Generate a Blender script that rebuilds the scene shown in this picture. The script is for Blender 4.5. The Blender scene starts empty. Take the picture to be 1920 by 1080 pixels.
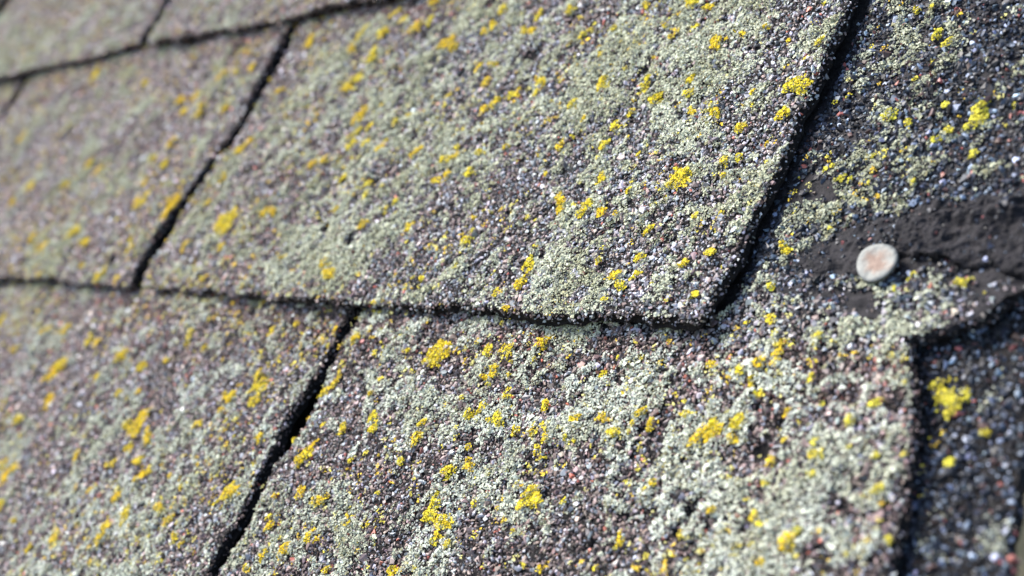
import bpy, bmesh, math
import numpy as np
from mathutils import Matrix, Vector

# ------------------------------------------------------------------ camera, sky, sun, exposure
scene = bpy.context.scene
PITCH = math.radians(45)                       # roof pitch; roof frame: x along the courses, y upslope, z out of the roof
ROOF = Matrix.Rotation(PITCH, 4, 'X')
RC = np.array([[0.6650417, 0.41721559, -0.61939542], [0.02719679, -0.84237267, -0.53820872], [-0.74631085, 0.34108567, -0.57155987]])
CC = np.array([0.5413651, -0.13487067, 0.24395657])
FPX = 2716.91
cam_d = bpy.data.cameras.new('camera'); cam = bpy.data.objects.new('camera', cam_d); scene.collection.objects.link(cam)
cam_d.sensor_width = 36; cam_d.lens = FPX / 1920 * 36; cam_d.clip_start = 0.01; cam_d.clip_end = 500
m = Matrix(((RC[0][0], -RC[1][0], -RC[2][0], CC[0]), (RC[0][1], -RC[1][1], -RC[2][1], CC[1]), (RC[0][2], -RC[1][2], -RC[2][2], CC[2]), (0, 0, 0, 1)))
cam.matrix_world = ROOF @ m
cam_d.dof.use_dof = True; cam_d.dof.focus_distance = 0.402; cam_d.dof.aperture_fstop = 10.5
scene.camera = cam
world = bpy.data.worlds.new('World'); scene.world = world; world.use_nodes = True
SUN_LOCAL = Vector((-0.55, 0.42, 0.64)).normalized()
SUN = (ROOF.to_3x3() @ SUN_LOCAL).normalized()
nt = world.node_tree; bg = nt.nodes['Background']
sky = nt.nodes.new('ShaderNodeTexSky'); sky.sky_type = 'NISHITA'; sky.sun_disc = False
sky.sun_elevation = math.asin(SUN.z); sky.sun_rotation = math.atan2(SUN.x, SUN.y); sky.dust_density = 2.0
nt.links.new(sky.outputs[0], bg.inputs[0]); bg.inputs[1].default_value = 0.15
sd = bpy.data.lights.new('sun', 'SUN'); sd.energy = 3.2; sd.angle = math.radians(22); sd.color = (1.0, 0.945, 0.86)
so = bpy.data.objects.new('sun', sd); scene.collection.objects.link(so)
so.rotation_euler = SUN.to_track_quat('Z', 'Y').to_euler()
scene.view_settings.view_transform = 'Standard'; scene.view_settings.look = 'None'
scene.view_settings.exposure = 1.25; scene.view_settings.gamma = 1

# ------------------------------------------------------------------ helpers
W, H = 0.305, 0.143                            # tab width, exposure
SL = -0.004 / H                                # slope of each shingle against the roof plane
def unp(px, py, a=0.0):
    """photo pixel -> point of the shingle plane z = a + SL*y (roof frame)"""
    px = np.asarray(px, float); py = np.asarray(py, float)
    d = np.stack([(px - 960) / FPX, (py - 540) / FPX, np.ones_like(px)], -1) @ RC
    s = (a + SL * CC[1] - CC[2]) / (d[..., 2] - SL * d[..., 1])
    return CC + s[..., None] * d
def pl(pts, a, axis):
    q = unp([p[0] for p in pts], [p[1] for p in pts], a)
    o = np.argsort(q[:, axis])
    return q[o, axis], q[o, 1 - axis]
def hsh(i, j, s):
    n = (i.astype(np.int64) * 374761393 + j.astype(np.int64) * 668265263 + s * 974634777) & 0xffffffff
    n = ((n ^ (n >> 13)) * 1274126177) & 0xffffffff
    n = ((n ^ (n >> 16)) * 2246822519) & 0xffffffff
    return ((n ^ (n >> 15)) & 0xffffff) / float(0xffffff)
def vn(x, y, scale, seed):
    x = np.asarray(x) / scale + 100.37; y = np.asarray(y) / scale + 71.13
    i = np.floor(x); j = np.floor(y); u = x - i; v = y - j
    u = u * u * (3 - 2 * u); v = v * v * (3 - 2 * v); i = i.astype(int); j = j.astype(int)
    return (hsh(i, j, seed) * (1 - u) + hsh(i + 1, j, seed) * u) * (1 - v) + (hsh(i, j + 1, seed) * (1 - u) + hsh(i + 1, j + 1, seed) * u) * v - 0.5
def fbm(x, y, scale, seed, o=3):
    return sum(vn(x * math.cos(k) - y * math.sin(k), x * math.sin(k) + y * math.cos(k), scale / 2.1 ** k, seed + k) * 0.55 ** k for k in range(o)) / 0.9
def sstep(a, b, x):
    t = np.clip((x - a) / (b - a), 0, 1); return t * t * (3 - 2 * t)
def gauss_sum(x, y, lst, a=0.0):
    r = np.zeros_like(x)
    for px, py, rp, w in lst:
        c, rad = px_patch(px, py, rp, a)
        r += w * np.exp(-((x - c[0]) ** 2 + (y - c[1]) ** 2) / (rad * rad))
    return r
def px_patch(px, py, rp, a=0.0):
    c = unp(px, py, a); e = 4.0
    dx = (unp(px + e, py, a) - c)[:2] / e; dy = (unp(px, py + e, a) - c)[:2] / e
    return c, rp * math.sqrt(abs(dx[0] * dy[1] - dx[1] * dy[0]))

def mesh_obj(name, V, F, mat, parent=None, C=None, smooth=False, quads=False):
    me = bpy.data.meshes.new(name); n = 4 if quads else 3
    me.vertices.add(len(V)); me.vertices.foreach_set('co', np.ascontiguousarray(V, np.float32).ravel())
    me.loops.add(F.size); me.loops.foreach_set('vertex_index', np.ascontiguousarray(F, np.int32).ravel())
    me.polygons.add(len(F)); me.polygons.foreach_set('loop_start', np.arange(0, F.size, n, dtype=np.int32))
    me.update(calc_edges=True)
    me.polygons.foreach_set('use_smooth', np.full(len(F), smooth, dtype=bool))
    if C is not None:
        at = me.color_attributes.new('tint', 'FLOAT_COLOR', 'POINT')
        c4 = np.ones((len(V), 4), np.float32); c4[:, :3] = C; at.data.foreach_set('color', c4.ravel())
    me.materials.append(mat); me.update()
    o = bpy.data.objects.new(name, me); scene.collection.objects.link(o)
    if parent: o.parent = parent
    return o
def put(o, at=(0, 0, 0)):
    o.matrix_world = ROOF @ Matrix.Translation(at); return o
def tag(o, label=None, cat=None, group=None, kind=None):
    for k, v in (('label', label), ('category', cat), ('group', group), ('kind', kind)):
        if v: o[k] = v
    return o
def thing(name, at, label, cat, group=None):
    o = bpy.data.objects.new(name, None); o.empty_display_size = 0.02; scene.collection.objects.link(o)
    return tag(put(o, at), label, cat, group)

# ------------------------------------------------------------------ materials
def mat_tint(name, rough, spec, nscale, namp):
    m = bpy.data.materials.new(name); m.use_nodes = True; t = m.node_tree; b = t.nodes['Principled BSDF']
    at = t.nodes.new('ShaderNodeAttribute'); at.attribute_name = 'tint'
    no = t.nodes.new('ShaderNodeTexNoise'); no.inputs['Scale'].default_value = nscale; no.inputs['Detail'].default_value = 3
    tc = t.nodes.new('ShaderNodeTexCoord'); t.links.new(tc.outputs['Object'], no.inputs['Vector'])
    mr = t.nodes.new('ShaderNodeMapRange'); mr.inputs[1].default_value = 0.3; mr.inputs[2].default_value = 0.7
    mr.inputs[3].default_value = 1 - namp; mr.inputs[4].default_value = 1 + namp
    t.links.new(no.outputs['Fac'], mr.inputs[0])
    mx = t.nodes.new('ShaderNodeVectorMath'); mx.operation = 'SCALE'
    t.links.new(at.outputs['Color'], mx.inputs[0]); t.links.new(mr.outputs[0], mx.inputs['Scale'])
    t.links.new(mx.outputs[0], b.inputs['Base Color'])
    b.inputs['Roughness'].default_value = rough; b.inputs['Specular IOR Level'].default_value = spec
    return m
def mat_noise(name, c1, c2, scale, rough, bump, dist, spec=0.3):
    m = bpy.data.materials.new(name); m.use_nodes = True; t = m.node_tree; b = t.nodes['Principled BSDF']
    tc = t.nodes.new('ShaderNodeTexCoord'); no = t.nodes.new('ShaderNodeTexNoise')
    no.inputs['Scale'].default_value = scale; no.inputs['Detail'].default_value = 6; no.inputs['Roughness'].default_value = 0.65
    t.links.new(tc.outputs['Object'], no.inputs['Vector'])
    cr = t.nodes.new('ShaderNodeValToRGB'); cr.color_ramp.elements[0].position = 0.35; cr.color_ramp.elements[1].position = 0.68
    cr.color_ramp.elements[0].color = (*c1, 1); cr.color_ramp.elements[1].color = (*c2, 1)
    t.links.new(no.outputs['Fac'], cr.inputs[0]); t.links.new(cr.outputs[0], b.inputs['Base Color'])
    bp = t.nodes.new('ShaderNodeBump'); bp.inputs['Strength'].default_value = bump; bp.inputs['Distance'].default_value = dist
    t.links.new(no.outputs['Fac'], bp.inputs['Height']); t.links.new(bp.outputs[0], b.inputs['Normal'])
    b.inputs['Roughness'].default_value = rough; b.inputs['Specular IOR Level'].default_value = spec
    return m
M_GRAN = mat_tint('stone_granules', 0.50, 0.38, 1500, 0.22)
M_LICH = mat_tint('grey_lichen', 0.9, 0.15, 1200, 0.15)
M_YEL = mat_tint('yellow_lichen', 0.85, 0.15, 1200, 0.15)
M_ASPH = mat_noise('asphalt', (0.005, 0.005, 0.006), (0.026, 0.023, 0.022), 900, 0.9, 1.0, 0.0006, 0.15)
M_TAR = mat_noise('bitumen', (0.006, 0.006, 0.008), (0.030, 0.027, 0.031), 420, 0.75, 1.0, 0.0009, 0.2)

# ------------------------------------------------------------------ relief of the weathered surface, and pits set for shade under lumps
SHADE_PITS = [(445, 95, 9, 1), (1232, 181, 7, 1), (908, 484, 9, 1), (800, 62, 9, 1), (1000, 104, 14, 1), (862, 140, 8, 1), (468, 322, 6, 1), (612, 428, 8, 1),
        (658, 452, 9, .9), (208, 488, 8, 1), (1440, 772, 13, 1), (1402, 828, 22, 1), (1395, 744, 8, 1), (1000, 910, 9, 1), (1082, 1002, 10, .9), (1245, 985, 16, .9),
        (1348, 498, 9, .6), (925, 8, 10, .8), (1205, 128, 9, .7), (700, 345, 10, .6), (1390, 470, 16, .4), (745, 265, 8, .5), (380, 215, 6, .8), (550, 335, 6, .6),
        (1185, 790, 6, .7), (1230, 745, 8, .7), (640, 340, 8, .7), (680, 430, 7, .8), (1560, 930, 14, .7), (1270, 940, 9, .8), (1660, 745, 9, .5)]
def relief(x, y, seed):
    h = 0.0018 * fbm(x, y, 0.030, seed, 2) + 0.0010 * fbm(x, y, 0.008, seed + 5, 2) + 0.0008 * vn(x, y, 0.0032, seed + 8)
    return h
def shade_pit(x, y): return np.clip(gauss_sum(x, y, SHADE_PITS), 0, 1)  # shadows beneath lumps are shaped as sunk spots with few granules
LICH = [(1400, 1000, 150, .34), (1300, 850, 110, .3), (1150, 900, 80, .22), (1250, 960, 90, .25), (1520, 900, 110, .22), (1600, 790, 70, .15), (1500, 640, 60, .15), (1110, 750, 60, .26),
        (1200, 700, 60, .22), (880, 870, 45, .3), (750, 800, 50, .32), (700, 740, 40, .15), (835, 905, 38, .35), (620, 990, 60, .2), (480, 860, 60, .28), (790, 1050, 50, .35), (430, 930, 60, .2),
        (1180, 90, 90, .3), (1290, 170, 80, .26), (1400, 110, 70, .24), (1060, 240, 80, .3), (990, 250, 60, .26), (1100, 290, 40, .25), (1330, 60, 70, .26), (1230, 300, 40, .2),
        (640, 410, 50, .28), (580, 450, 50, .24), (520, 500, 50, .24), (620, 530, 50, .26), (450, 440, 40, .2), (690, 460, 40, .22), (1050, 410, 20, .3), (1040, 505, 28, .3),
        (875, 518, 15, .4), (870, 80, 50, .2), (830, 270, 50, .22), (760, 250, 50, .25), (460, 60, 45, .15), (410, 115, 20, .35), (100, 480, 50, .25), (60, 260, 50, .15), (180, 180, 60, .18),
        (560, 160, 50, .24), (600, 110, 40, .24), (150, 50, 80, .16), (200, 930, 90, .16), (300, 900, 70, .15), (320, 500, 40, .2), (1450, 320, 28, .5), (1270, 545, 30, .1),
        (1060, 800, 45, .28), (1360, 760, 50, .22), (900, 660, 35, .2), (1350, 340, 40, .2), (1250, 235, 35, .15), (150, 330, 50, .2), (180, 260, 30, .25)]
BARE = [(950, 630, 60, .35), (1100, 645, 60, .35), (800, 610, 50, .35), (1250, 650, 60, .3), (1350, 640, 40, .25), (1040, 850, 40, .35), (690, 870, 70, .3), (780, 720, 50, .25),
        (1180, 1000, 60, .3), (1000, 1040, 60, .3), (1160, 470, 60, .2), (1230, 420, 60, .15), (1190, 600, 40, .25), (960, 330, 50, .1), (400, 600, 90, .2), (250, 580, 80, .25), (560, 620, 60, .25),
        (300, 780, 70, .1), (440, 790, 50, .2), (1170, 860, 30, .4), (1150, 560, 60, .2), (1020, 540, 30, .2), (1420, 560, 40, .15), (1500, 560, 50, .12), (300, 150, 50, .15), (760, 470, 60, .12),
        (1440, 250, 60, .15), (150, 240, 60, .15), (320, 260, 50, .1), (900, 450, 60, .12)]
LICH2 = [(1650, 230, 55, .34), (1600, 290, 45, .3), (1700, 190, 50, .3), (1780, 70, 60, .3), (1690, 60, 40, .15), (1530, 380, 35, .35), (1455, 460, 35, .25), (1560, 180, 30, .1), (1690, 270, 40, .2), (1600, 100, 30, .2),
         (1440, 520, 30, .2), (1530, 420, 30, .2)]
def lichen_map(x, y, main=True):
    base = 0.445 + 0.42 * fbm(x, y, 0.022, 11, 2) + 0.55 * fbm(x, y, 0.0075, 21, 2) + 0.62 * fbm(x, y, 0.0028, 31, 2) + .25 * vn(x, y, .0013, 37)
    lst = LICH + [(a, b, c, -w) for a, b, c, w in BARE]
    base = base - 0.11 * sstep(.10, -.03, x) - .03 * sstep(-.1, -.3, x)
    return base + 0.85 * gauss_sum(x, y, lst if main else LICH2)

# ------------------------------------------------------------------ grain templates: 8 vertices, 12 triangles each
rng = np.random.default_rng(7)
def hull_templates(n, flat):
    T = []
    while len(T) < n:
        p = rng.normal(size=(8, 3)); p /= np.linalg.norm(p, axis=1)[:, None]
        D = np.linalg.norm(p[:, None] - p[None], axis=2) + np.eye(8)
        if D.min() < 0.55: continue
        p = p * (1, 1, flat) * rng.uniform(0.85, 1.1, (8, 1))
        bm = bmesh.new(); vs = [bm.verts.new(v) for v in p]; bm.verts.index_update()
        bmesh.ops.convex_hull(bm, input=vs)
        bm.verts.index_update(); bmesh.ops.triangulate(bm, faces=bm.faces[:])
        if len(bm.verts) == 8 and len(bm.faces) == 12:
            T.append((np.array([v.co[:] for v in bm.verts]), np.array([[v.index for v in f.verts] for f in bm.faces])))
        bm.free()
    return T
def lobe_templates(n):
    T = []
    for k in range(n):
        a = np.arange(6) * math.pi / 3 + rng.uniform(-.35, .35, 6); r = rng.uniform(0.55, 1.15, 6)
        z = np.where(np.arange(6) % 2 == 0, 0.28, -0.22) + rng.uniform(-.12, .12, 6)
        V = np.vstack([np.stack([r * np.cos(a), r * np.sin(a), z], 1), [[0, 0, rng.uniform(.0, .45)]], [[0, 0, -0.45]]])
        F = [[i, (i + 1) % 6, 6] for i in range(6)] + [[(i + 1) % 6, i, 7] for i in range(6)]
        T.append((V, np.array(F)))
    return T
GT = hull_templates(24, 0.72); LT = lobe_templates(24)
def chips(x, y, z, s, col, temps, tilt, stretch=0.25):
    n = len(x); V = np.empty((n, 8, 3), np.float32); F = np.empty((n, 12, 3), np.int32)
    ti = rng.integers(0, len(temps), n)
    TV = np.array([t[0] for t in temps]); TF = np.array([t[1] for t in temps])
    P = TV[ti] * (1 + rng.normal(0, stretch, (n, 1, 3)).clip(-.5, .6)) * s[:, None, None]
    yaw = rng.uniform(0, 2 * np.pi, n); c, sn = np.cos(yaw), np.sin(yaw)
    P = np.stack([P[..., 0] * c[:, None] - P[..., 1] * sn[:, None], P[..., 0] * sn[:, None] + P[..., 1] * c[:, None], P[..., 2]], -1)
    ax = rng.uniform(0, 2 * np.pi, n); th = rng.normal(0, tilt, n)
    k = np.stack([np.cos(ax), np.sin(ax), np.zeros(n)], -1)[:, None, :]; th = th[:, None, None]
    P = P * np.cos(th) + np.cross(np.broadcast_to(k, P.shape), P) * np.sin(th) + k * (k * P).sum(-1, keepdims=True) * (1 - np.cos(th))
    V = P + np.stack([x, y, z], -1)[:, None, :]
    F = TF[ti] + (np.arange(n) * 8)[:, None, None]
    return V.reshape(-1, 3), F.reshape(-1, 3), np.repeat(col, 8, axis=0)

# region in which single grains are laid (what the camera can see and a margin round it)
VIS = np.array([unp(*q)[:2] for q in ((0, 0), (1920, 0), (1920, 1080), (0, 1080))])
def inside(x, y, margin):
    ok = np.ones(len(x), bool)
    for k in range(4):
        a, b = VIS[k], VIS[(k + 1) % 4]; d = b - a; n = np.array([d[1], -d[0]]) / np.linalg.norm(d)
        c = VIS.mean(0)
        if (c - a) @ n > 0: n = -n
        ok &= ((x - a[0]) * n[0] + (y - a[1]) * n[1]) < margin
    return ok
def hexgrid(x0, x1, y0, y1, sp, margin=0.03, outer=False):
    nx = int((x1 - x0) / sp) + 1; ny = int((y1 - y0) / (sp * .866)) + 1
    i, j = np.meshgrid(np.arange(nx), np.arange(ny)); x = x0 + (i + 0.5 * (j % 2)) * sp; y = y0 + j * sp * .866
    x = x.ravel() + rng.uniform(-.42, .42, x.size) * sp; y = y.ravel() + rng.uniform(-.42, .42, y.size) * sp
    k = inside(x, y, margin)
    if outer: k = ~k & inside(x, y, .30)
    return x[k], y[k]

PAL = {'brown': [((.135, .098, .088), 34), ((.105, .078, .072), 22), ((.20, .15, .14), 14), ((.26, .265, .28), 12), ((.15, .155, .175), 14), ((.075, .066, .064), 12), ((.28, .085, .06), 2.2), ((.34, .33, .335), 3)],
       'mixed': [((.135, .102, .094), 20), ((.105, .082, .077), 12), ((.21, .165, .155), 9), ((.27, .275, .295), 18), ((.16, .165, .18), 20), ((.078, .074, .078), 14), ((.28, .085, .06), 1.4), ((.34, .345, .365), 6)],
       'dark': [((.016, .019, .027), 40), ((.036, .045, .065), 26), ((.12, .15, .21), 15), ((.27, .32, .41), 6), ((.07, .04, .036), 8), ((.28, .09, .08), 2.5), ((.012, .012, .015), 20)],
       'red': [((.125, .082, .072), 40), ((.085, .06, .054), 34), ((.24, .09, .07), 5), ((.18, .14, .13), 12), ((.13, .13, .145), 12)]}
def pick(pal, n):
    cols = np.array([p[0] for p in PAL[pal]]); w = np.array([p[1] for p in PAL[pal]], float)
    c = cols[rng.choice(len(cols), n, p=w / w.sum())]
    return c * (1.0 if pal == 'dark' else 1.45) * rng.lognormal(0, 0.28, (n, 1)) * (1 + rng.normal(0, .05, (n, 3)))

# ------------------------------------------------------------------ shingles
class Slab:
    """a shingle tab: edges as functions, following the relief of its worn top"""
    def __init__(s, a, xl, xr, yb, yt, seed, th=0.0039, warp=None):
        s.a, s.seed, s.th, s.warp = a, seed, th, warp
        f = lambda e: (lambda t: np.interp(t, *e)) if isinstance(e, tuple) else (lambda t: np.full_like(np.asarray(t, float), e))
        s.xl0, s.xr0, s.yb0, s.yt0 = f(xl), f(xr), f(yb), f(yt)
        s.rag = [0 if not isinstance(e, tuple) else 1 for e in (xl, xr, yb, yt)]
    def ledge(s, x, y):                # broken lip of the central tab's butt
        return 0.0013 * sstep(.18, .22, x) * (y < .004) * (x < .31) * (s.seed == 101) * (.6 + 1.2 * vn(x, y * 0, .012, 63))
    def jag(s, t, k):
        z = np.zeros_like(t) + k * 0.37
        return 0.0011 * fbm(t, z, 0.012, s.seed + k, 2) + 0.0012 * vn(t, z, 0.0035, s.seed + 3 + k) + 0.0009 * vn(t, z, 0.0013, s.seed + 9 + k)
    def xl(s, y): return s.xl0(y) + s.jag(y, 20) * s.rag[0]
    def xr(s, y): return s.xr0(y) + s.jag(y, 40) * s.rag[1]
    def yb(s, x): return s.yb0(x) + s.jag(x, 60) * s.rag[2]
    def yt(s, x): return s.yt0(x)
    def top(s, x, y):
        z = s.a + SL * y + relief(x, y, s.seed)
        if s.warp: z = z + s.warp(x, y)
        return z
    def edge(s, x, y):
        return np.minimum(np.minimum(x - s.xl(y), s.xr(y) - x), y - s.yb(x))
    def contains(s, x, y, inset):
        return (s.edge(x, y) > inset) & (y < s.yt(x))
    def body(s, name, mat, root, at, cell=0.0017):
        xa = s.xl0(np.array([0.0]))[0]; xb = s.xr0(np.array([0.0]))[0]; ya = s.yb0(np.array([xa]))[0]; yb_ = s.yt0(np.array([xa]))[0]
        nx = max(4, int((xb - xa) / cell)); ny = max(4, int((yb_ - ya) / cell))
        S, T = np.meshgrid(np.linspace(0, 1, nx + 1), np.linspace(0, 1, ny + 1))
        x = xa + (xb - xa) * S; y = ya + (yb_ - ya) * T
        for _ in range(4):
            y = s.yb(x) * (1 - T) + s.yt(x) * T; x = s.xl(y) * (1 - S) + s.xr(y) * S
        # rounded corners at the butt
        r = 0.0035 if s.seed == 101 else 0.006
        dx = np.minimum(x - s.xl0(y), s.xr0(y) - x); dy = y - s.yb0(x)
        y = y + np.where((dx < r) & (dy < r), (r - np.sqrt(np.clip(r * r - (r - np.clip(dx, 0, r)) ** 2, 0, None))) * (1 - np.clip(dy, 0, r) / r), 0) * (s.rag[2])
        z = s.top(x, y) - 0.0022 * shade_pit(x, y)
        top = np.stack([x, y, z], -1); n1 = (nx + 1) * (ny + 1); idx = np.arange(n1).reshape(ny + 1, nx + 1)
        V = [top.reshape(-1, 3)]
        F = [np.stack([idx[:-1, :-1], idx[:-1, 1:], idx[1:, 1:], idx[1:, :-1]], -1).reshape(-1, 4)]
        ring = np.concatenate([idx[0, :], idx[1:, -1], idx[-1, -2::-1], idx[-2:0:-1, 0]])
        P = top.reshape(-1, 3)[ring]; c = P.mean(0); nr = len(ring)
        tang = np.roll(P, -1, 0) - np.roll(P, 1, 0); nrm = np.stack([tang[:, 1], -tang[:, 0]], -1); nrm /= np.linalg.norm(nrm, axis=1)[:, None] + 1e-12
        prev = ring; K = 6; cnt = n1
        for k in range(1, K + 1):
            Q = P.copy(); f = k / K; Q[:, 2] -= s.th * f
            off = 0.0009 * fbm(P[:, 0] + 3.1 * k, P[:, 1], 0.004, s.seed + 77, 2) + 0.0005 * vn(P[:, 0] + k, P[:, 1] + k, 0.0015, s.seed + 78) + 0.0006 * math.sin(f * math.pi) * vn(P[:, 0], P[:, 1], .008, s.seed + 79) * 2
            Q[:, :2] += nrm * (off - 0.0002)[:, None] * (1 if k < K else .4)
            Q[:, :2] += nrm * (s.ledge(P[:, 0], P[:, 1]) * f)[:, None]
            V.append(Q); cur = cnt + np.arange(nr); cnt += nr
            F.append(np.stack([prev, cur, np.roll(cur, -1), np.roll(prev, -1)], -1)); prev = cur
        V.append(top.reshape(-1, 3) - (0, 0, s.th)); b = idx + cnt
        F.append(np.stack([b[:-1, :-1], b[1:, :-1], b[1:, 1:], b[:-1, 1:]], -1).reshape(-1, 4))
        V = np.concatenate(V) - at
        return mesh_obj(name, V, np.concatenate(F), mat, root, quads=True)

def lichen_height(L): return 0.0012 * sstep(0.42, 0.8, L)
def holes3(x, y): return sstep(.16, .34, vn(x, y, .0034, 201) + .4 * vn(x, y, .0014, 202))
def granules_for(slabs, pal, root, at, sp=0.00106, main=True, keep=None, reach=0.035):
    X, Y, Z, S, C = [], [], [], [], []
    for sl, (x0, x1, y0, y1) in slabs:
        for layer in (0, 1, 2, 3, 4, 5):          # 5: coarser grains beyond the picture's margin
            q = sp * (1.0, 1.25, 1.0, 0.72, 0.66, 1.5)[layer]
            x, y = hexgrid(x0, x1, y0, y1, q, reach, layer == 5)
            if layer == 2: k = (np.abs(sl.edge(x, y)) < 0.0008) & (y < sl.yt(x)) & (rng.random(len(x)) < 0.75)
            else: k = sl.contains(x, y, 0.0001)
            p = shade_pit(x, y)
            holes = sstep(.16, .34, vn(x, y, .0034, 201) + .4 * vn(x, y, .0014, 202)) * (layer < 2)
            k &= rng.random(len(x)) > (0.04 if layer == 0 else 0.45 if layer == 1 else 0) + 0.9 * sstep(.35, .7, p) + .75 * holes
            if layer == 3: k = sl.contains(x, y, 0.0001) & (np.maximum(holes3(x, y), p) > .25) & (rng.random(len(x)) < .8)
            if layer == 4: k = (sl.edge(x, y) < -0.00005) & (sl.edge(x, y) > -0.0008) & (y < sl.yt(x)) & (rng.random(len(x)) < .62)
            if keep is not None and layer != 4: k &= keep(x, y)
            x, y = x[k], y[k]
            s = (.00058, .00049, .00047, .00036, .00042, .00098)[layer] * rng.lognormal(0, 0.26, len(x))
            s = (np.where(rng.random(len(x)) < .03, s * 1.45, s) * (1.2 if pal == 'dark' else 1.0)).clip(0.0003, 0.0013 if layer < 5 else .002)
            z = sl.top(x, y) - 0.0028 * shade_pit(x, y) + s * (0.15, 0.75, -0.8, 0.0, 0.0, 0.1)[layer] - (layer == 4) * rng.uniform(.0003, .0034, len(x)) + rng.normal(0, 0.00018, len(x))
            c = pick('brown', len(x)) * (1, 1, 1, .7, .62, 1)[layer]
            if pal == 'dark': c = pick('dark', len(x))
            else:                                     # bluer granules towards the right half of the main tab, redder under the butts
                t = sstep(0.05, 0.25, x + 0.12 * fbm(x, y, .04, 91, 2)) * (y > -0.001)
                c = np.where((rng.random(len(x)) < t)[:, None], pick('mixed', len(x)), c)
                u = np.mod(y, H) / H; under = sstep(0.88, 0.98, u + .12 * fbm(x, y, .02, 92, 2))
                c = np.where((rng.random(len(x)) < under * .85)[:, None], pick('red', len(x)), c)
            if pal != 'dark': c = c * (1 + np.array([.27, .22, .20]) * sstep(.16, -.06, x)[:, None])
            X.append(x); Y.append(y); Z.append(z); S.append(s); C.append(c)
    x, y, z, s, c = map(np.concatenate, (X, Y, Z, S, C))
    V, F, Cc = chips(x - at[0], y - at[1], z - at[2], s, c, GT, 0.5, .33)
    o = mesh_obj('granules', V, F, M_GRAN, root, Cc.clip(0.004, .9)); o['kind'] = 'stuff'
    return o

# traced edges
A_L = [(535, 68), (527, 85), (467, 185), (415, 268), (382, 308), (342, 370), (287, 447), (253, 505), (243, 535)]        # right edge of the tab left of the slot
A_R = [(555, 62), (546, 88), (488, 187), (436, 268), (406, 307), (367, 370), (313, 447), (283, 492), (269, 535)]        # left edge of the central tab
C_R = [(1600, -20), (1590, 0), (1560, 75), (1527, 165), (1480, 265), (1462, 320), (1415, 392), (1377, 478), (1338, 560), (1316, 604)]
M_B = [(258, 534), (330, 538), (400, 545), (500, 555), (600, 562), (700, 568), (780, 575), (860, 571), (950, 582), (1050, 590), (1150, 594), (1250, 598), (1320, 604)]
M_B0 = [(-120, 515), (0, 517), (60, 520), (120, 524), (180, 530), (246, 535)]
B_L = [(654, 575), (642, 600), (581, 720), (552, 764), (521, 815), (491, 870), (449, 960), (392, 1050), (372, 1085)]
B_R = [(687, 575), (675, 597), (651, 636), (610, 720), (588, 768), (561, 822), (520, 870), (479, 960), (423, 1050), (401, 1085)]
U_B1 = [(-60, 158), (0, 146), (100, 120), (180, 104), (233, 90), (258, 78)]
U_B2 = [(272, 82), (400, 57), (500, 40), (640, 8), (760, -16)]
D_L = [(330, -40), (318, -15), (306, 0), (288, 30), (270, 62), (258, 80)]
D_R = [(350, -40), (336, -15), (326, 0), (306, 33), (282, 62), (276, 84)]
E_L = [(36, 158), (24, 174), (0, 207), (-30, 245)]
E_R = [(48, 160), (37, 178), (14, 214), (-12, 248)]
F_L = [(22, -20), (6, 0), (-10, 18)]
F_R = [(38, -20), (22, 0), (6, 20)]
G_R = [(1694, 630), (1705, 680), (1712, 740), (1712, 800), (1706, 860), (1695, 920), (1680, 1000), (1660, 1100)]
def xe(pts, a, y0, y1):
    yy, xx = pl(pts, a, 1)
    return (np.concatenate([[y0], yy, [y1]]), np.concatenate([[xx[0]], xx, [xx[-1]]]))
def ye(pts, a, x0, x1):
    xx, yy = pl(pts, a, 0)
    return (np.concatenate([[x0], xx, [x1]]), np.concatenate([[yy[0]], yy, [yy[-1]]]))
def line(v, n=0.0): return (np.array([-2.0, 2.0]), np.array([v, v + n]))
def curl(x, y): return 0.0012 * sstep(0.20, 0.31, x) * (1 - sstep(0.0, 0.03, y))

LOWER = -0.0052; UPPER = 0.0055
shingles = {}
def shingle(key, label, a, slabs, pal='mix', main=True, at=None, **kw):
    at = np.array(at); root = thing('asphalt_shingle', at, label, 'roof shingle', 'lichen covered asphalt shingles of the roof')
    for sl, box, nm in slabs: sl.body(nm, M_ASPH, root, at)
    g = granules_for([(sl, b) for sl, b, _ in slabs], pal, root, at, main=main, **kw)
    shingles[key] = [(sl, b) for sl, b, _ in slabs]; return root

top_of = H + 0.035
sl = Slab(0, xe(A_R, 0, -.02, .2), xe(C_R, 0, -.02, .2), ye(M_B, 0, -.02, .33), top_of, 101, warp=curl)
shingle('central', 'big central shingle with a sharp lower right corner, between two long dark slots', 0, [(sl, (-.005, .32, -.01, H + .006), 'shingle_mat')], at=(.15, 0, 0))
sl = Slab(0, xe(E_R, 0, -.02, .2), xe(A_L, 0, -.02, .2), ye(M_B0, 0, -.33, .01), top_of, 141)
shingle('left', 'blurred shingle at the left, across the dark slot from the big central shingle', 0, [(sl, (-.31, .005, -.01, H + .006), 'shingle_mat')], at=(-.15, 0, 0))
sl = Slab(0, line(-2 * W + .0025), xe(E_L, 0, -.02, .2), line(0.0), top_of, 181)
shingle('far_left', 'sliver of shingle at the far left edge of the picture below the upper row', 0, [(sl, (-.62, -.3, -.01, H + .006), 'shingle_mat')], at=(-.46, 0, 0))
sl = Slab(UPPER, xe(F_R, UPPER, .1, .4), xe(D_L, UPPER, .1, .4), ye(U_B1, UPPER, -.5, -.1), 2 * H - .01, 221)
shingle('up_a', 'very blurred shingle filling the top left corner, left of the short slot', UPPER, [(sl, (-.46, -.15, H - .01, 2 * H), 'shingle_mat')], at=(-.3, H, UPPER))
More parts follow.
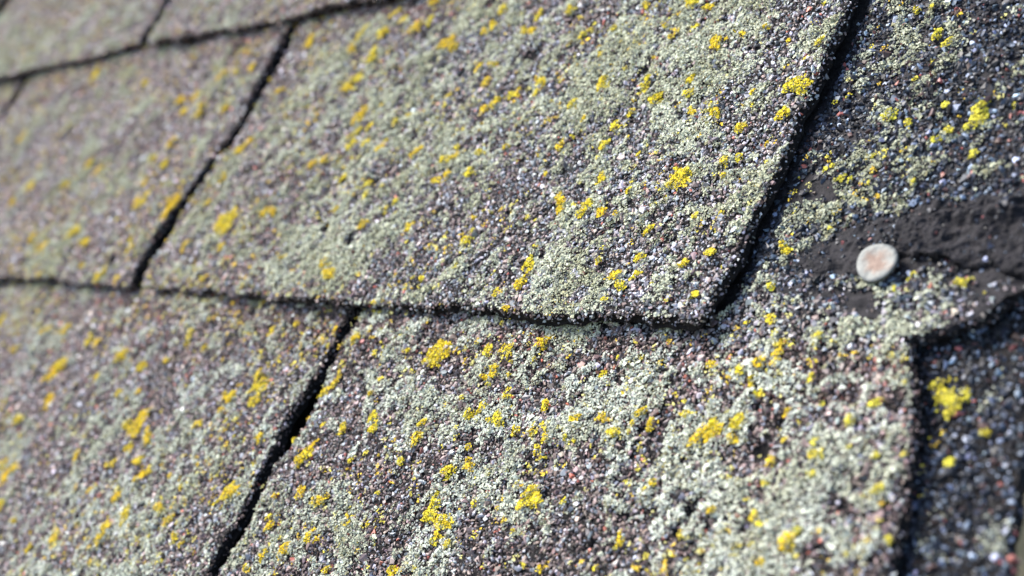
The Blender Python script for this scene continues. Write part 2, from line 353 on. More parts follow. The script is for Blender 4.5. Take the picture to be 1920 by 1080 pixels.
sl = Slab(UPPER, xe(D_R, UPPER, .1, .4), line(.5 * W - .0025), ye(U_B2, UPPER, -.16, .16), 2 * H - .01, 261)
shingle('up_b', 'blurred upper row shingle right of the short slot, at the top edge of the picture', UPPER, [(sl, (-.16, .16, H - .01, 2 * H), 'shingle_mat')], at=(0, H, UPPER))
sl = Slab(UPPER, line(.5 * W + .0025), line(1.0 * W), line(H), 2 * H - .01, 301)
shingle('up_c', 'upper row shingle above the big central shingle', UPPER, [(sl, (.15, .31, H - .01, 2 * H), 'shingle_mat')], at=(.23, H, UPPER))
sl = Slab(UPPER, line(-2.2 * W), xe(F_L, UPPER, .1, .4), line(H), 2 * H - .01, 321)
shingle('up_d', 'upper row shingle beyond the top left corner', UPPER, [(sl, (-.62, -.45, H - .01, 2 * H), 'shingle_mat')], at=(-.5, H, UPPER))

sl = Slab(LOWER, line(-.5 * W + .0025), xe(B_L, LOWER, -.16, .03), line(-H), 0.03, 341)
shingle('low_a', 'lower row shingle at the bottom left, ending at the diagonal dark slot', LOWER, [(sl, (-.16, .16, -H, .006), 'shingle_mat')], at=(0, -H, LOWER))
sl = Slab(LOWER, line(-1.5 * W), line(-.5 * W - .0025), line(-H), 0.03, 381)
shingle('low_z', 'lower row shingle left of the picture', LOWER, [(sl, (-.3, -.15, -H, .006), 'shingle_mat')], at=(-.3, -H, LOWER))
# lower right shingle: a tab with a torn end, and its bare headlap running on under the broken right side
HL_B = [(1640, 600), (1700, 628), (1740, 622), (1790, 606), (1850, 586), (1890, 560), (1930, 540)]
hx, hy = pl(HL_B, LOWER, 0); hy0 = float(hy[0])
tab = Slab(LOWER, xe(B_R, LOWER, -.16, .03), xe(G_R, LOWER, -.16, .03), line(-H), 0.0, 421)
tab.yt0 = lambda x: np.full_like(np.asarray(x, float), hy0)
XS = 0.30
cyy, cxx = pl(C_R, 0, 1)
def cdist(x, y): return x - np.interp(y, cyy, cxx)
def shade_dip(x, y): return -0.0008 * np.exp(-(np.clip(cdist(x, y) - .001, 0, None) / .0022) ** 2) * sstep(-.004, .012, y)  # sunken strip put in to deepen the contact shadow along the wall
head_a = Slab(LOWER, 0.165, XS, hy0, 0.25, 421, warp=shade_dip)
head_b = Slab(LOWER, XS, line(0.46), (np.concatenate([[.2], hx, [.6]]), np.concatenate([[hy[0]], hy, [hy[-1]]])), 0.25, 421, warp=shade_dip)
nx_, ny_, _ = unp(1645, 490, LOWER)
TARP = [(1500, 492), (1535, 455), (1590, 432), (1640, 412), (1705, 392), (1800, 375), (1930, 365), (1930, 530), (1860, 528), (1790, 508), (1700, 500), (1640, 520), (1570, 520), (1525, 515)]
TQ = unp([p[0] for p in TARP], [p[1] for p in TARP], LOWER)[:, :2]
BAREP = [(1585, 545), (1640, 540), (1650, 600), (1590, 595)]
BQ = unp([p[0] for p in BAREP], [p[1] for p in BAREP], LOWER)[:, :2]
GQ = unp([1500, 1560, 1570, 1470], [330, 330, 372, 385], LOWER)[:, :2]      # worn bare strip beside the slot
RQ = unp([1855, 1935, 1935, 1745, 1800], [515, 510, 640, 640, 590], LOWER)[:, :2]
def inpoly(x, y, P):
    r = np.zeros(len(x), bool)
    for k in range(len(P)):
        (x1, y1), (x2, y2) = P[k], P[k - 1]
        r ^= ((y1 > y) != (y2 > y)) & (x < (x2 - x1) * (y - y1) / (y2 - y1 + 1e-15) + x1)
    return r
def keep_low(x, y):
    jx = x + 0.002 * fbm(x, y, .004, 71, 2); jy = y + 0.002 * fbm(x, y, .004, 72, 2)
    k = ~(inpoly(jx, jy, TQ) & (rng.random(len(x)) < .97)) & ~(inpoly(jx, jy, BQ) & (rng.random(len(x)) < .93)) & ~(inpoly(jx, jy, GQ) & (rng.random(len(x)) < .85))
    k &= ~(inpoly(jx, jy, RQ) & (rng.random(len(x)) < .8))
    cd = cdist(x, y); k &= ~((y > .004) & (cd < .0006 + .0016 * vn(x, y, .004, 73)) & (rng.random(len(x)) < .6))  # granules thinned beside the wall, bare black stands in for its contact shadow
    return k
at = np.array((.26, -H, LOWER))
root = thing('asphalt_shingle', at, 'lower right shingle of the roof, with a nail in it and a broken right side', 'roof shingle', 'lichen covered asphalt shingles of the roof')
tab.body('shingle_mat', M_ASPH, root, at); head_a.body('headlap', M_ASPH, root, at); hb = head_b.body('headlap', M_TAR, root, at)
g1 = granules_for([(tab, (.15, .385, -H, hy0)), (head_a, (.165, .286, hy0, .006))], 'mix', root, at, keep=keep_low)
KX = unp([1300, 1620, 1470], [640, -20, 330], LOWER)
def dark_part(x, y):            # right of the central shingle the headlap carries dark blue granules, browner near the bottom
    t = sstep(0.030, 0.008, y + 0.012 * fbm(x, y, .02, 61, 2)) * (x < 9)
    return rng.random(len(x)) < t
g2 = granules_for([(head_b, (XS - .025, .46, hy0 - .004, .16))], 'mix', root, at, keep=lambda x, y: keep_low(x, y) & dark_part(x, y), sp=.00118)
g3 = granules_for([(head_b, (.27, .46, .002, .16)), ], 'dark', root, at, keep=lambda x, y: keep_low(x, y) & ~dark_part(x, y), sp=.00118)
shingles['low_b'] = [(tab, (.15, .385, -H, hy0)), (head_a, (.165, XS, hy0, .006)), (head_b, (XS, .46, hy0 - .005, .16))]

# the next layer down, laid bare where the tab broke off
SA = -0.0108
st = Slab(SA, line(.30), xe([(1928, 700), (1918, 820), (1908, 900), (1898, 980), (1886, 1080), (1880, 1140)], SA, -.2, .06), line(-H - .02), .05, 461)
at = np.array((.35, -H, SA))
root = thing('asphalt_shingle', at, 'dark blue grey shingle laid bare at the right behind the broken edge', 'roof shingle', 'lichen covered asphalt shingles of the roof')
st.body('shingle_mat', M_ASPH, root, at)
granules_for([(st, (.345, .42, -.12, .04))], 'dark', root, at, sp=.0013)
shingles['base'] = [(st, (.345, .42, -.12, .04))]

# ------------------------------------------------------------------ grey green lichen crust
def crust():
    X, Y, Z, S, C = [], [], [], [], []
    def add(sl, box, mp, sp, thr, pale, outer=False):
        if not outer: add(sl, box, mp, sp * 2, thr, pale, True)
        x, y = hexgrid(*box, sp, 0.03, outer)
        L = mp(x, y) - 0.9 * shade_pit(x, y)
        k = sl.contains(x, y, -0.0002) & (rng.random(len(x)) < sstep(thr - .08, thr + .12, L))
        x, y, L = x[k], y[k], L[k]
        s = 0.00037 * rng.lognormal(0, 0.36, len(x)); s = s.clip(.00018, .0009) * (2 if outer else 1)
        cl = vn(x, y, .0022, 51) + .6 * vn(x, y, .0011, 53)
        z = sl.top(x, y) + 0.0005 + 0.0008 * sstep(thr, thr + .4, L) + 0.0008 * cl + rng.normal(0, .00012, len(x))
        k = cl > -.42; x, y, z, s, L, cl = x[k], y[k], z[k], s[k], L[k], cl[k]
        t = np.clip(.5 + .9 * fbm(x, y, .015, 95, 2) + rng.normal(0, .22, len(x)), 0, 1)[:, None]
        c = np.array([.42, .44, .325]) * (1 - t) + np.array([.59, .63, .54]) * t
        c = c * np.where((y > 0)[:, None], (.93, .90, .81), (.99, .97, .96))
        ol = (rng.random(len(x)) < .06 + .16 * sstep(.1, .4, fbm(x, y, .01, 97, 2)))[:, None]
        c = np.where(ol, np.array([.30, .285, .17]), c) * rng.lognormal(0, .14, (len(x), 1)) * pale
        X.append(x); Y.append(y); Z.append(z); S.append(s); C.append(c)
    for key, lst in shingles.items():
        for i, (sl, box) in enumerate(lst):
            if key == 'base': add(sl, box, lambda x, y: .25 + .6 * fbm(x, y, .012, 15, 3), .0008, .52, .75)
            elif key == 'low_b' and i == 2:
                add(sl, box, lambda x, y: np.where(y > .022, lichen_map(x, y, False) - .17 - .6 * (cdist(x, y) < .004), lichen_map(x, y)) - 2.0 * inpoly(x, y, TQ) - 1.5 * inpoly(x, y, BQ) - .8 * inpoly(x, y, GQ) - .7 * inpoly(x, y, RQ), .00066, .52, .85)
            else: add(sl, box, lichen_map, .00062, .50, 1.0)
    x, y, z, s, c = map(np.concatenate, (X, Y, Z, S, C)); print('lichen bits', len(x))
    V, F, Cc = chips(x, y, z, s, c, LT, 0.6)
    return put(tag(mesh_obj('grey_lichen', V, F, M_LICH, None, Cc.clip(.004, .9)), 'grey green crusty lichen growing in patches over all the shingles', 'lichen', kind='stuff'))
crust()

# ------------------------------------------------------------------ yellow lichen
YP = """272 158 9,370 180 9,342 190 10,345 208 8,383 200 7,375 218 8,425 203 9,422 148 10,447 143 6,475 130 9,183 138 9,285 297 9,310 312 11,172 311 8,187 319 9,122 350 9,62 352 8,468 267 8,582 80 10,10 147 8,45 262 8,325 272 8,527 173 6,450 283 7,590 308 9,612 303 8,425 333 8,275 345 9,
815 5 12,738 32 9,760 43 8,680 68 13,665 97 8,783 55 10,808 43 9,725 63 9,845 80 14,857 92 9,705 107 11,673 150 9,658 165 9,950 22 8,1012 33 9,1075 25 7,925 53 8,912 63 7,985 62 9,1000 58 8,1095 70 10,718 202 6,840 182 10,912 160 9,903 128 9,928 127 6,678 215 14,697 238 11,670 250 10,663 270 12,690 270 9,720 277 9,770 222 7,750 233 6,784 290 9,928 200 13,912 208 9,970 175 9,960 180 7,1008 180 8,1015 158 7,1025 157 7,1130 162 15,1213 157 13,1231 186 11,1185 207 8,1075 200 8,1156 234 12,1101 227 8,1133 278 10,1123 300 5,1055 270 9,1074 258 7,840 305 11,865 296 8,885 325 10,838 335 10,900 288 6,1020 323 8,1130 332 11,860 282 7,1155 57 6,1248 50 7,1265 65 9,1225 107 6,1133 108 6,1213 12 5,645 335 8,695 350 7,820 340 8,1010 292 6,950 275 6,1035 228 5,1180 258 5,1202 293 5,
1302 5 12,1325 15 8,1303 52 14,1350 82 17,1398 68 8,1443 57 5,1480 80 5,1542 84 12,1497 168 18,1475 218 13,1299 153 9,1295 178 8,1418 182 8,1302 210 10,1348 215 12,1338 200 5,1396 243 9,1437 272 5,1388 298 6,1358 310 9,1272 343 18,1286 330 12,1358 333 6,1416 201 4,1548 10 5,
1572 192 7,1590 183 5,1720 23 6,1750 22 5,1760 70 12,1780 85 10,1718 153 8,1835 217 20,1775 200 9,1780 245 8,1762 262 10,1675 220 12,1708 235 9,1640 293 9,1824 295 11,1905 200 8,1550 320 6,1561 312 5,1600 337 6,1477 325 5,1575 340 8,1715 345 6,
322 385 16,310 400 9,275 375 12,260 380 9,415 426 20,395 382 7,25 380 8,143 435 10,163 457 11,67 452 8,83 468 12,247 467 8,245 450 6,153 500 7,186 523 10,221 531 9,15 518 10,77 520 6,128 617 9,5 600 8,90 625 8,38 655 9,170 642 7,187 646 8,95 707 13,115 688 13,232 675 11,270 687 9,315 680 6,361 630 10,387 653 7,450 595 5,517 623 9,190 712 7,487 712 14,560 610 5,628 623 8,610 662 8,565 655 6,525 675 6,350 465 7,417 467 7,385 525 7,497 402 8,518 400 8,612 497 9,627 518 11,535 484 5,632 393 7,
747 378 8,693 372 6,742 405 8,770 427 10,728 398 6,690 423 8,878 453 10,888 408 7,1053 380 14,1050 394 9,1098 392 13,1110 380 9,1130 400 9,1158 405 6,1185 362 7,1220 432 10,995 503 13,985 531 13,933 550 10,952 587 8,793 527 6,1158 522 14,1170 540 9,1195 517 11,1200 483 9,1138 568 9,1128 493 7,1013 470 5,700 568 5,1048 616 5,1025 643 11,1022 653 8,820 667 18,843 650 7,915 658 14,945 650 10,962 655 12,960 672 6,680 640 9,709 663 7,770 661 4,760 662 5,930 700 12,915 712 8,1137 702 9,957 705 7,1165 672 5,965 682 5,643 708 7,720 715 6,
1304 408 6,1355 403 5,1337 480 10,1290 497 12,1318 430 5,1309 560 8,1475 468 11,1478 478 6,1452 543 7,1450 603 11,1417 583 5,1407 608 7,1543 634 10,1470 650 9,1465 667 13,1533 677 7,1395 700 9,1433 690 10,1340 687 9,1525 713 9,1412 718 7,1815 484 10,1708 525 11,1797 532 12,1827 527 10,1673 500 7,1683 541 6,1795 712 9,1557 583 5,
90 752 13,32 787 8,37 817 8,230 738 10,265 737 6,485 735 17,430 750 13,438 743 10,418 770 7,375 795 10,397 798 6,262 800 17,240 795 9,243 840 9,280 822 11,212 869 9,260 866 9,270 893 13,282 885 8,8 905 14,30 883 9,5 955 10,10 870 8,492 828 11,433 927 17,446 918 9,238 970 12,205 985 11,303 953 10,315 980 11,190 1010 10,105 1005 11,170 923 7,220 935 8,323 895 6,345 917 5,57 1030 7,30 977 7,147 857 7,335 1010 9,345 1020 7,610 735 12,632 723 6,580 855 14,567 868 10,590 838 8,570 930 11,602 940 13,510 990 10,505 975 6,540 1030 13,585 1010 15,495 1047 10,608 800 6,557 830 5,615 1070 8,465 1070 8,525 935 4,
645 810 11,708 790 12,705 808 10,703 745 6,787 830 11,797 820 9,803 800 8,760 867 9,755 870 5,921 726 7,957 750 10,957 740 8,878 755 7,910 772 12,890 785 8,942 790 15,975 812 9,1000 813 9,1022 800 10,1028 762 12,1030 827 11,1015 843 10,1017 860 11,885 870 10,886 882 9,850 888 12,887 843 6,925 845 5,998 937 19,813 958 16,825 988 19,842 982 12,888 947 6,930 955 8,1060 938 9,1090 792 10,1080 792 6,1067 825 5,1083 833 5,1135 789 9,1160 818 11,1188 817 7,1210 780 10,1227 795 13,1197 801 6,1172 740 4,1230 910 8,1213 921 6,1163 1005 15,840 1023 8,980 1060 9,1010 1065 9,1122 1067 9,1215 1070 10,740 1070 12,653 970 8,655 985 6,660 865 6,960 997 5,695 990 6,715 930 5,
1292 777 15,1325 815 21,1345 800 13,1310 828 12,1385 798 15,1378 830 13,1395 795 8,1415 727 15,1430 742 8,1475 832 11,1540 838 10,1538 860 12,1453 872 11,1528 895 12,1440 912 8,1542 757 9,1650 758 14,1602 795 10,1480 777 8,1603 848 8,1652 860 12,1655 920 14,1420 968 11,1343 960 7,1430 988 6,1505 1002 9,1482 1022 13,1490 1030 8,1435 1057 11,1288 1048 10,1313 1060 8,1672 1015 14,1595 1045 9,1775 748 27,1850 815 14,1785 873 13"""
YP = [tuple(map(float, t.split())) for t in YP.replace('\n', '').split(',') if t.strip()]
BIG = {  # photo position of a patch -> label
 (1497, 168): 'large bright yellow lichen patch at the right edge of the big central shingle',
 (1475, 218): 'yellow lichen patch just below the largest one at the right edge of the central shingle',
 (1272, 343): 'large golden lichen patch right of centre on the big central shingle',
 (415, 426): 'big round yellow lichen spot near the left slot on the central shingle',
 (322, 385): 'yellow lichen patch touching the left side of the slot beside the central shingle',
 (1350, 82): 'long yellow lichen patch high on the right part of the central shingle',
 (1303, 52): 'yellow lichen patch above and left of the long one high on the centre',
 (1130, 162): 'orange yellow lichen patch, left of a pair in the upper middle of the central shingle',
 (1213, 157): 'orange yellow lichen patch, right of a pair in the upper middle of the central shingle',
 (678, 215): 'blurred yellow lichen patch in the upper left part of the central shingle',
 (845, 80): 'soft yellow lichen patch near the top of the central shingle',
 (928, 200): 'golden lichen patch left of the pair in the upper middle of the central shingle',
 (1053, 380): 'orange yellow lichen patch in the middle of the central shingle',
 (1098, 392): 'yellow lichen patch right beside the orange yellow one in the middle of the central shingle',
 (995, 503): 'yellow lichen patch above another near the lower edge of the central shingle',
 (985, 531): 'yellow lichen patch nearest the lower edge below its neighbour on the central shingle',
 (1158, 522): 'yellow lichen patch near the lower edge in the right half of the central shingle',
 (820, 667): 'bright yellow lichen patch just under the lower edge of the central shingle',
 (915, 658): 'yellow lichen patch under the lower edge, right of the brighter oval one',
 (485, 735): 'big yellow lichen patch near the diagonal slot on the bottom left shingle',
 (430, 750): 'yellow lichen patch left of the big one near the diagonal slot',
 (262, 800): 'golden lichen patch in the middle of the bottom left shingle',
 (433, 927): 'yellow lichen patch beside the lower part of the diagonal slot',
 (580, 855): 'long yellow lichen patch just right of the diagonal slot',
 (585, 1010): 'yellow lichen patch near the bottom edge right of the diagonal slot',
 (998, 937): 'large round yellow lichen patch in the lower middle of the lower right shingle',
 (825, 988): 'long golden lichen patch near the bottom, under a smaller crescent of yellow',
 (813, 958): 'crescent of yellow lichen above the long golden patch near the bottom',
 (942, 790): 'yellow lichen patch in the upper middle of the lower right shingle',
 (1163, 1005): 'blurred yellow lichen patch near the bottom edge right of centre',
 (1325, 815): 'largest golden lichen clump on the lower right shingle, beside a dark hollow',
 (1385, 798): 'yellow lichen clump on the left rim of the dark hollow in the lower right shingle',
 (1292, 777): 'ring shaped yellow lichen spot left of and above the largest golden clump',
 (1415, 727): 'yellow lichen patch above the dark hollow of the lower right shingle',
 (1465, 667): 'yellow lichen spot right of the lower corner of the central shingle',
 (1650, 758): 'blurred yellow lichen spot near the broken right edge of the lower right shingle',
 (1655, 920): 'dim yellow lichen spot low down near the broken right edge',
 (1775, 748): 'big blurred lemon yellow lichen rosette on the dark shingle laid bare at the right',
 (1835, 217): 'lemon yellow lichen rosette on the dark granules in the upper right',
 (105, 697): 'long blurred yellow lichen streak near the left edge on the bottom left shingle'}
def find_slab(x, y):
    best = None
    for key, lst in shingles.items():
        for sl, b in lst:
            if key == 'low_b' and sl is head_a: pass
            if sl.contains(np.array([x]), np.array([y]), -0.0006)[0] and y < b[3] + .03:
                z = float(sl.top(np.array([x]), np.array([y]))[0])
                if best is None or z > best[0]: best = (z, sl)
    return best
def patch_bits(px, py, rp):
    # choose the layer that really lies at this place
    for a in (0.0, UPPER, LOWER, SA):
        c, r = px_patch(px, py, rp, a); f = find_slab(c[0], c[1])
        if f and abs(f[1].a - a) < 1e-6: break
    else: return None
    sl = f[1]; r *= .90 + .25 * (rp >= 16); sp = 0.00044; R = r * 1.5
    n = int(2 * R / sp) + 1; i, j = np.meshgrid(np.arange(n), np.arange(n))
    x = c[0] - R + i.ravel() * sp + rng.uniform(-.4, .4, n * n) * sp; y = c[1] - R + j.ravel() * sp + rng.uniform(-.4, .4, n * n) * sp
    sd_ = int(px * 7 + py * 13) % 9999
    st_ = rng.uniform(.75, 1.35); th = rng.uniform(0, np.pi)
    dx, dy = x - c[0], y - c[1]; u = (dx * math.cos(th) + dy * math.sin(th)) * st_; v = (-dx * math.sin(th) + dy * math.cos(th)) / st_
    d = np.hypot(u, v) / r
    q = 1 - d + 1.1 * fbm(x, y, max(.0028, r * .8), sd_, 2) + .45 * vn(x, y, .0011, sd_ + 5)
    k = (q > .12) & (d < 1.7) & (rng.random(len(x)) < .93) & sl.contains(x, y, -.0005)
    x, y, q, d = x[k], y[k], q[k], d[k]
    if len(x) < 3: return None
    s = (.00034 * rng.lognormal(0, .28, len(x))).clip(.00018, .0007)
    L = sstep(.45, .8, lichen_map(x, y)) if sl.a > SA + .001 else 0
    lump = vn(x, y, .0016, sd_ + 9)
    z = sl.top(x, y) + .0008 + .0005 * sstep(.1, .7, q) + .0007 * L + .0006 * lump
    hue = rng.random() ** 1.6; t = np.clip(hue * .9 + .4 * (px < 640) + .25 * rng.normal(0, 1, len(x)) + .5 * lump, 0, 1)[:, None]
    lemon = 1.0 if px > 1500 else 0.0
    ca = np.array([.74, .62, .05]) * (1 - lemon) + np.array([.66, .60, .07]) * lemon
    cb = np.array([.76, .52, .03]) * (1 - lemon) + np.array([.64, .53, .06]) * lemon
    cc = .92 * (ca * (1 - t) + cb * t) * rng.lognormal(0, .16, (len(x), 1))
    cc = np.where((rng.random(len(x)) < .12)[:, None], np.array([.36, .33, .10]), cc)
    return c, x, y, z, s, cc
rest = []
keys = list(BIG); YP.append((105, 697, 15))
for (px, py, rp) in YP:
    b = patch_bits(px, py, rp)
    if b is None: continue
    if (int(px), int(py)) in BIG:
        c = b[0]; c = np.array((c[0], c[1], float(b[3].mean())))
        V, F, Cc = chips(b[1] - c[0], b[2] - c[1], b[3] - c[2], b[4], b[5], LT, .6)
        o = mesh_obj('yellow_lichen', V, F, M_YEL, None, Cc.clip(.004, .9))
        tag(put(o, c), BIG[(int(px), int(py))], 'yellow lichen', 'larger yellow lichen patches on the shingles')
    else: rest.append(b[1:])
# crumbs of yellow between the patches
cx, cy = hexgrid(-.6, .40, -.14, .26, .0016, .04)
k = rng.random(len(cx)) < 0.022 + 0.13 * sstep(-.15, .35, fbm(cx, cy, .03, 88, 2))
k &= (cx < .372) & ~((cy > .004) & (cx > .30) & (rng.random(len(cx)) < .5))
cx, cy = cx[k], cy[k]; rep = (2 + rng.exponential(3.5, len(cx))).astype(int)
col = np.array([[.66, .56, .09], [.62, .57, .22], [.72, .50, .06]])[rng.integers(0, 3, len(cx))]
best = np.full(len(cx), -9.0); own = np.full(len(cx), -1); allsl = [sl for lst in shingles.values() for sl, b in lst]
for i_, sl in enumerate(allsl):
    zz = np.where(sl.contains(cx, cy, -.0006), sl.top(cx, cy), -9.0); u = zz > best; best[u] = zz[u]; own[u] = i_
for i_, sl in enumerate(allsl):
    q = (own == i_) & ~((sl is head_b) & inpoly(cx, cy, TQ))
    x0, y0 = np.repeat(cx[q], rep[q]), np.repeat(cy[q], rep[q]); n = len(x0); x = x0 + rng.normal(0, .0005, n); y = y0 + rng.normal(0, .0005, n)
    rest.append((x, y, sl.top(x, y) + .0012, .00030 * rng.lognormal(0, .25, n), np.repeat(col[q], rep[q], axis=0) * rng.lognormal(0, .2, (n, 1))))
x, y, z, s, c = (np.concatenate([r[i] for r in rest]) for i in range(5))
V, F, Cc = chips(x, y, z, s, c, LT, .6)
put(tag(mesh_obj('yellow_lichen_specks', V, F, M_YEL, None, Cc.clip(.004, .9)), 'small yellow lichen specks scattered over all the shingles', 'lichen', kind='stuff'))

# ------------------------------------------------------------------ bitumen smear and torn shingle scrap round the nail
def sheet(name, poly_px, a, th, lift, mat, root, at, seed, rough):
    """an irregular piece of torn felt: clipped fine grid with thickness"""
    P = unp([p[0] for p in poly_px], [p[1] for p in poly_px], a)[:, :2]
    mn, mx = P.min(0) - .002, P.max(0) + .002; cs = .0006
    gx = np.arange(mn[0], mx[0], cs); gy = np.arange(mn[1], mx[1], cs); X, Y = np.meshgrid(gx, gy)
    jx = X + .0042 * fbm(X, Y, .006, seed, 3); jy = Y + .0042 * fbm(X, Y, .006, seed + 9, 3)
    ins = inpoly(jx.ravel(), jy.ravel(), P).reshape(X.shape)
    q = ins[:-1, :-1] & ins[1:, :-1] & ins[:-1, 1:] & ins[1:, 1:]
    # rise away from the rim
    e = q.astype(float); 
    for _ in range(5):
        e = (e + np.roll(e, 1, 0) + np.roll(e, -1, 0) + np.roll(e, 1, 1) + np.roll(e, -1, 1)) / 5
    E_ = np.zeros(X.shape); E_[:-1, :-1] = e
    zt = a + SL * Y + relief(X, Y, 421) + lift * sstep(.25, .9, E_) + rough * fbm(X, Y, .006, seed + 20, 3) + rough * .6 * fbm(X, Y, .0018, seed + 30, 2)
    zb = a + SL * Y + relief(X, Y, 421) - th
    ny, nx = X.shape; idx = np.arange(nx * ny).reshape(ny, nx); N = nx * ny
    V = np.concatenate([np.stack([X, Y, zt], -1).reshape(-1, 3), np.stack([X, Y, zb], -1).reshape(-1, 3)]) - at
    a0, b0, c0, d0 = idx[:-1, :-1][q], idx[:-1, 1:][q], idx[1:, 1:][q], idx[1:, :-1][q]
    F = [np.stack([a0, b0, c0, d0], -1), np.stack([d0, c0, b0, a0], -1) + N]
    edges = np.concatenate([np.stack([a0, b0], -1), np.stack([b0, c0], -1), np.stack([c0, d0], -1), np.stack([d0, a0], -1)])
    es = {}
    for u, v in edges.tolist():
        if (v, u) in es: del es[(v, u)]
        else: es[(u, v)] = 1
    ed = np.array(list(es)); F.append(np.stack([ed[:, 1], ed[:, 0], ed[:, 0] + N, ed[:, 1] + N], -1))
    F = np.concatenate(F); used = np.unique(F); re = np.full(2 * N, -1); re[used] = np.arange(len(used))
    o = mesh_obj(name, V[used], re[F], mat, root, smooth=False, quads=True)
    # grit stuck on the felt, thicker along its rim
    gx_, gy_ = X[:-1, :-1].ravel() + rng.uniform(0, cs, q.size), Y[:-1, :-1].ravel() + rng.uniform(0, cs, q.size)
    ez = e.ravel(); dens = fbm(gx_, gy_, .007, seed + 50, 2)
    k = (ez > .05) & (rng.random(q.size) < .04 + .30 * sstep(.1, .4, dens) + .35 * sstep(.8, .3, ez))
    x, y, z = gx_[k], gy_[k], zt[:-1, :-1].ravel()[k]; z = np.where(ez[k] < .3, z + .0002, z)
    s_ = (.00042 * rng.lognormal(0, .35, len(x))).clip(.0002, .001)
    V, F, Cc = chips(x - at[0], y - at[1], z - at[2], s_, pick('dark', len(x)) * rng.uniform(.5, 1.3, (len(x), 1)), GT, .5)
    g = mesh_obj('granules', V, F, M_GRAN, o, Cc.clip(.004, .9)); g['kind'] = 'stuff'
    return o
at = np.array((nx_, ny_, LOWER))
o = sheet('tar_smear', [(1500, 492), (1535, 455), (1590, 432), (1640, 412), (1700, 394), (1690, 430), (1678, 500), (1640, 522), (1570, 522), (1525, 515)], LOWER, .0006, .0007, M_TAR, None, at, 501, .0010)
tag(put(o, at), 'dark smear of old roofing tar round the nail head', 'tar')
at2 = unp(1800, 450, LOWER)
o = sheet('torn_shingle_scrap', [(1712, 398), (1770, 385), (1850, 372), (1960, 360), (1960, 530), (1880, 520), (1800, 500), (1735, 488), (1680, 486), (1682, 430)], LOWER, .0004, .0024, M_TAR, None, at2, 541, .0022)
tag(put(o, at2), 'thick black scrap of torn shingle at the right edge beside the nail', 'torn shingle')

# ------------------------------------------------------------------ nail
def lathe(prof, seg=64):
    V, F = [], []
    for r, z in prof:
        for k in range(seg):
            a = 2 * math.pi * k / seg; V.append((r * math.cos(a), r * math.sin(a), z))
    for i in range(len(prof) - 1):
        for k in range(seg):
            F.append((i * seg + k, i * seg + (k + 1) % seg, (i + 1) * seg + (k + 1) % seg, (i + 1) * seg + k))
    return np.array(V), np.array(F)
mn = bpy.data.materials.new('galvanised_steel'); mn.use_nodes = True; t = mn.node_tree; b = t.nodes['Principled BSDF']
tc = t.nodes.new('ShaderNodeTexCoord'); no = t.nodes.new('ShaderNodeTexNoise'); no.inputs['Scale'].default_value = 320; no.inputs['Detail'].default_value = 5
gr = t.nodes.new('ShaderNodeTexGradient'); gr.gradient_type = 'SPHERICAL'; mp = t.nodes.new('ShaderNodeMapping'); mp.inputs['Scale'].default_value = (210, 210, 210)
t.links.new(tc.outputs['Object'], no.inputs['Vector']); t.links.new(tc.outputs['Object'], mp.inputs['Vector']); t.links.new(mp.outputs[0], gr.inputs[0])
ad = t.nodes.new('ShaderNodeMath'); ad.operation = 'MULTIPLY_ADD'; ad.inputs[1].default_value = 1.0; t.links.new(no.outputs['Fac'], ad.inputs[0])
ad.inputs[1].default_value = 1.6
sb = t.nodes.new('ShaderNodeMath'); sb.operation = 'SUBTRACT'; sb.inputs[1].default_value = .62; t.links.new(gr.outputs['Fac'], sb.inputs[0]); t.links.new(sb.outputs[0], ad.inputs[2])
cr = t.nodes.new('ShaderNodeValToRGB'); e = cr.color_ramp.elements
e[0].position = .35; e[0].color = (.125, .135, .13, 1); e[1].position = .85; e[1].color = (.12, .07, .05, 1)
e2 = cr.color_ramp.elements.new(.6); e2.color = (.135, .115, .10, 1)
t.links.new(ad.outputs[0], cr.inputs[0])
vo = t.nodes.new('ShaderNodeTexNoise'); vo.inputs['Scale'].default_value = 900; t.links.new(tc.outputs['Object'], vo.inputs['Vector'])
st2 = t.nodes.new('ShaderNodeMapRange'); st2.inputs[1].default_value = .27; st2.inputs[2].default_value = .38; st2.inputs[3].default_value = .1; t.links.new(vo.outputs['Fac'], st2.inputs[0])
vm = t.nodes.new('ShaderNodeVectorMath'); vm.operation = 'SCALE'; t.links.new(cr.outputs[0], vm.inputs[0]); t.links.new(st2.outputs[0], vm.inputs['Scale']); t.links.new(vm.outputs[0], b.inputs['Base Color'])
b.inputs['Roughness'].default_value = .55; b.inputs['Metallic'].default_value = 0.15
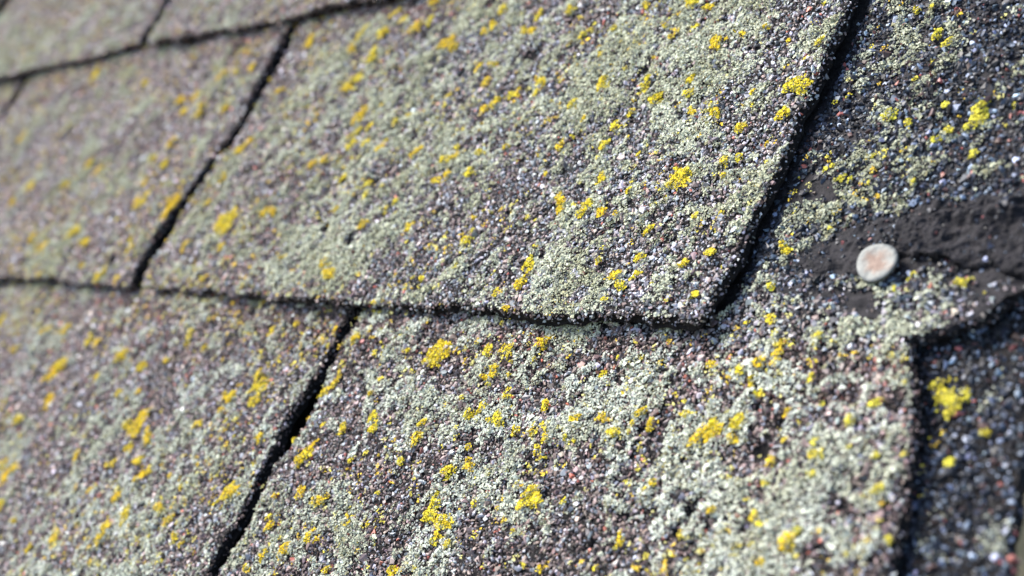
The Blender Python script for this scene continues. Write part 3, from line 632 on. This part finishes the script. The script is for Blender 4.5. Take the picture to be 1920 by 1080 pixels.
bp = t.nodes.new('ShaderNodeBump'); bp.inputs['Distance'].default_value = .0003; bp.inputs['Strength'].default_value = 1; t.links.new(no.outputs['Fac'], bp.inputs['Height']); t.links.new(bp.outputs[0], b.inputs['Normal'])
nc = unp(1643, 491, LOWER + .0028)
nail = thing('roofing_nail', nc, 'pale galvanised roofing nail head with a rusty centre, set in dark tar', 'nail')
nail.matrix_world = ROOF @ Matrix.Translation(nc) @ Matrix.Rotation(math.radians(7), 4, Vector((.5, .85, 0)))
R = .0052
V, F = lathe([(0.00001, .0001), (.0010, .00012), (.0022, .00005), (.0034, .00012), (.0044, .00014), (.0050, .00010), (.00515, .0), (R, -.00015), (R, -.0007), (.0049, -.0009), (.0018, -.001)])
V[:, 2] += .0002 * vn(V[:, 0], V[:, 1], .003, 5); V[:, :2] *= (1 + .03 * np.sin(3 * np.arctan2(V[:, 1], V[:, 0])))[:, None]
mesh_obj('nail_head', V, F, mn, nail, smooth=True, quads=True)
V, F = lathe([(.0017, -.0010), (.0017, -.006), (.0016, -.02), (.0002, -.025)], 24)
mesh_obj('nail_shank', V, F, mn, nail, smooth=True, quads=True)

# ------------------------------------------------------------------ setting: roof deck below, far ground
def box(name, x0, x1, y0, y1, z0, z1, mat):
    V = np.array([(x, y, z) for z in (z0, z1) for y in (y0, y1) for x in (x0, x1)], float)
    F = np.array([(0, 2, 3, 1), (4, 5, 7, 6), (0, 1, 5, 4), (2, 6, 7, 3), (0, 4, 6, 2), (1, 3, 7, 5)])
    return mesh_obj(name, V, F, mat, quads=True)
M_FELT = mat_noise('roof_felt', (0.008, 0.008, 0.009), (0.02, 0.02, 0.022), 900, .9, .6, .0004)
tag(put(box('roof_deck', -1.6, .36, -.9, .9, -.055, -.030, M_FELT)), kind='structure')
M_GRASS = mat_noise('grass', (0.012, 0.015, 0.006), (0.07, 0.06, 0.035), 1.4, .95, .3, .05)
g = mesh_obj('ground', np.array([(-80, -80, -3.2), (80, -80, -3.2), (80, 80, -3.2), (-80, 80, -3.2)], float), np.array([(0, 1, 2, 3)]), M_GRASS, quads=True)
tag(g, kind='structure')
print('tris', sum(len(o.data.polygons) for o in scene.objects if o.type == 'MESH'))
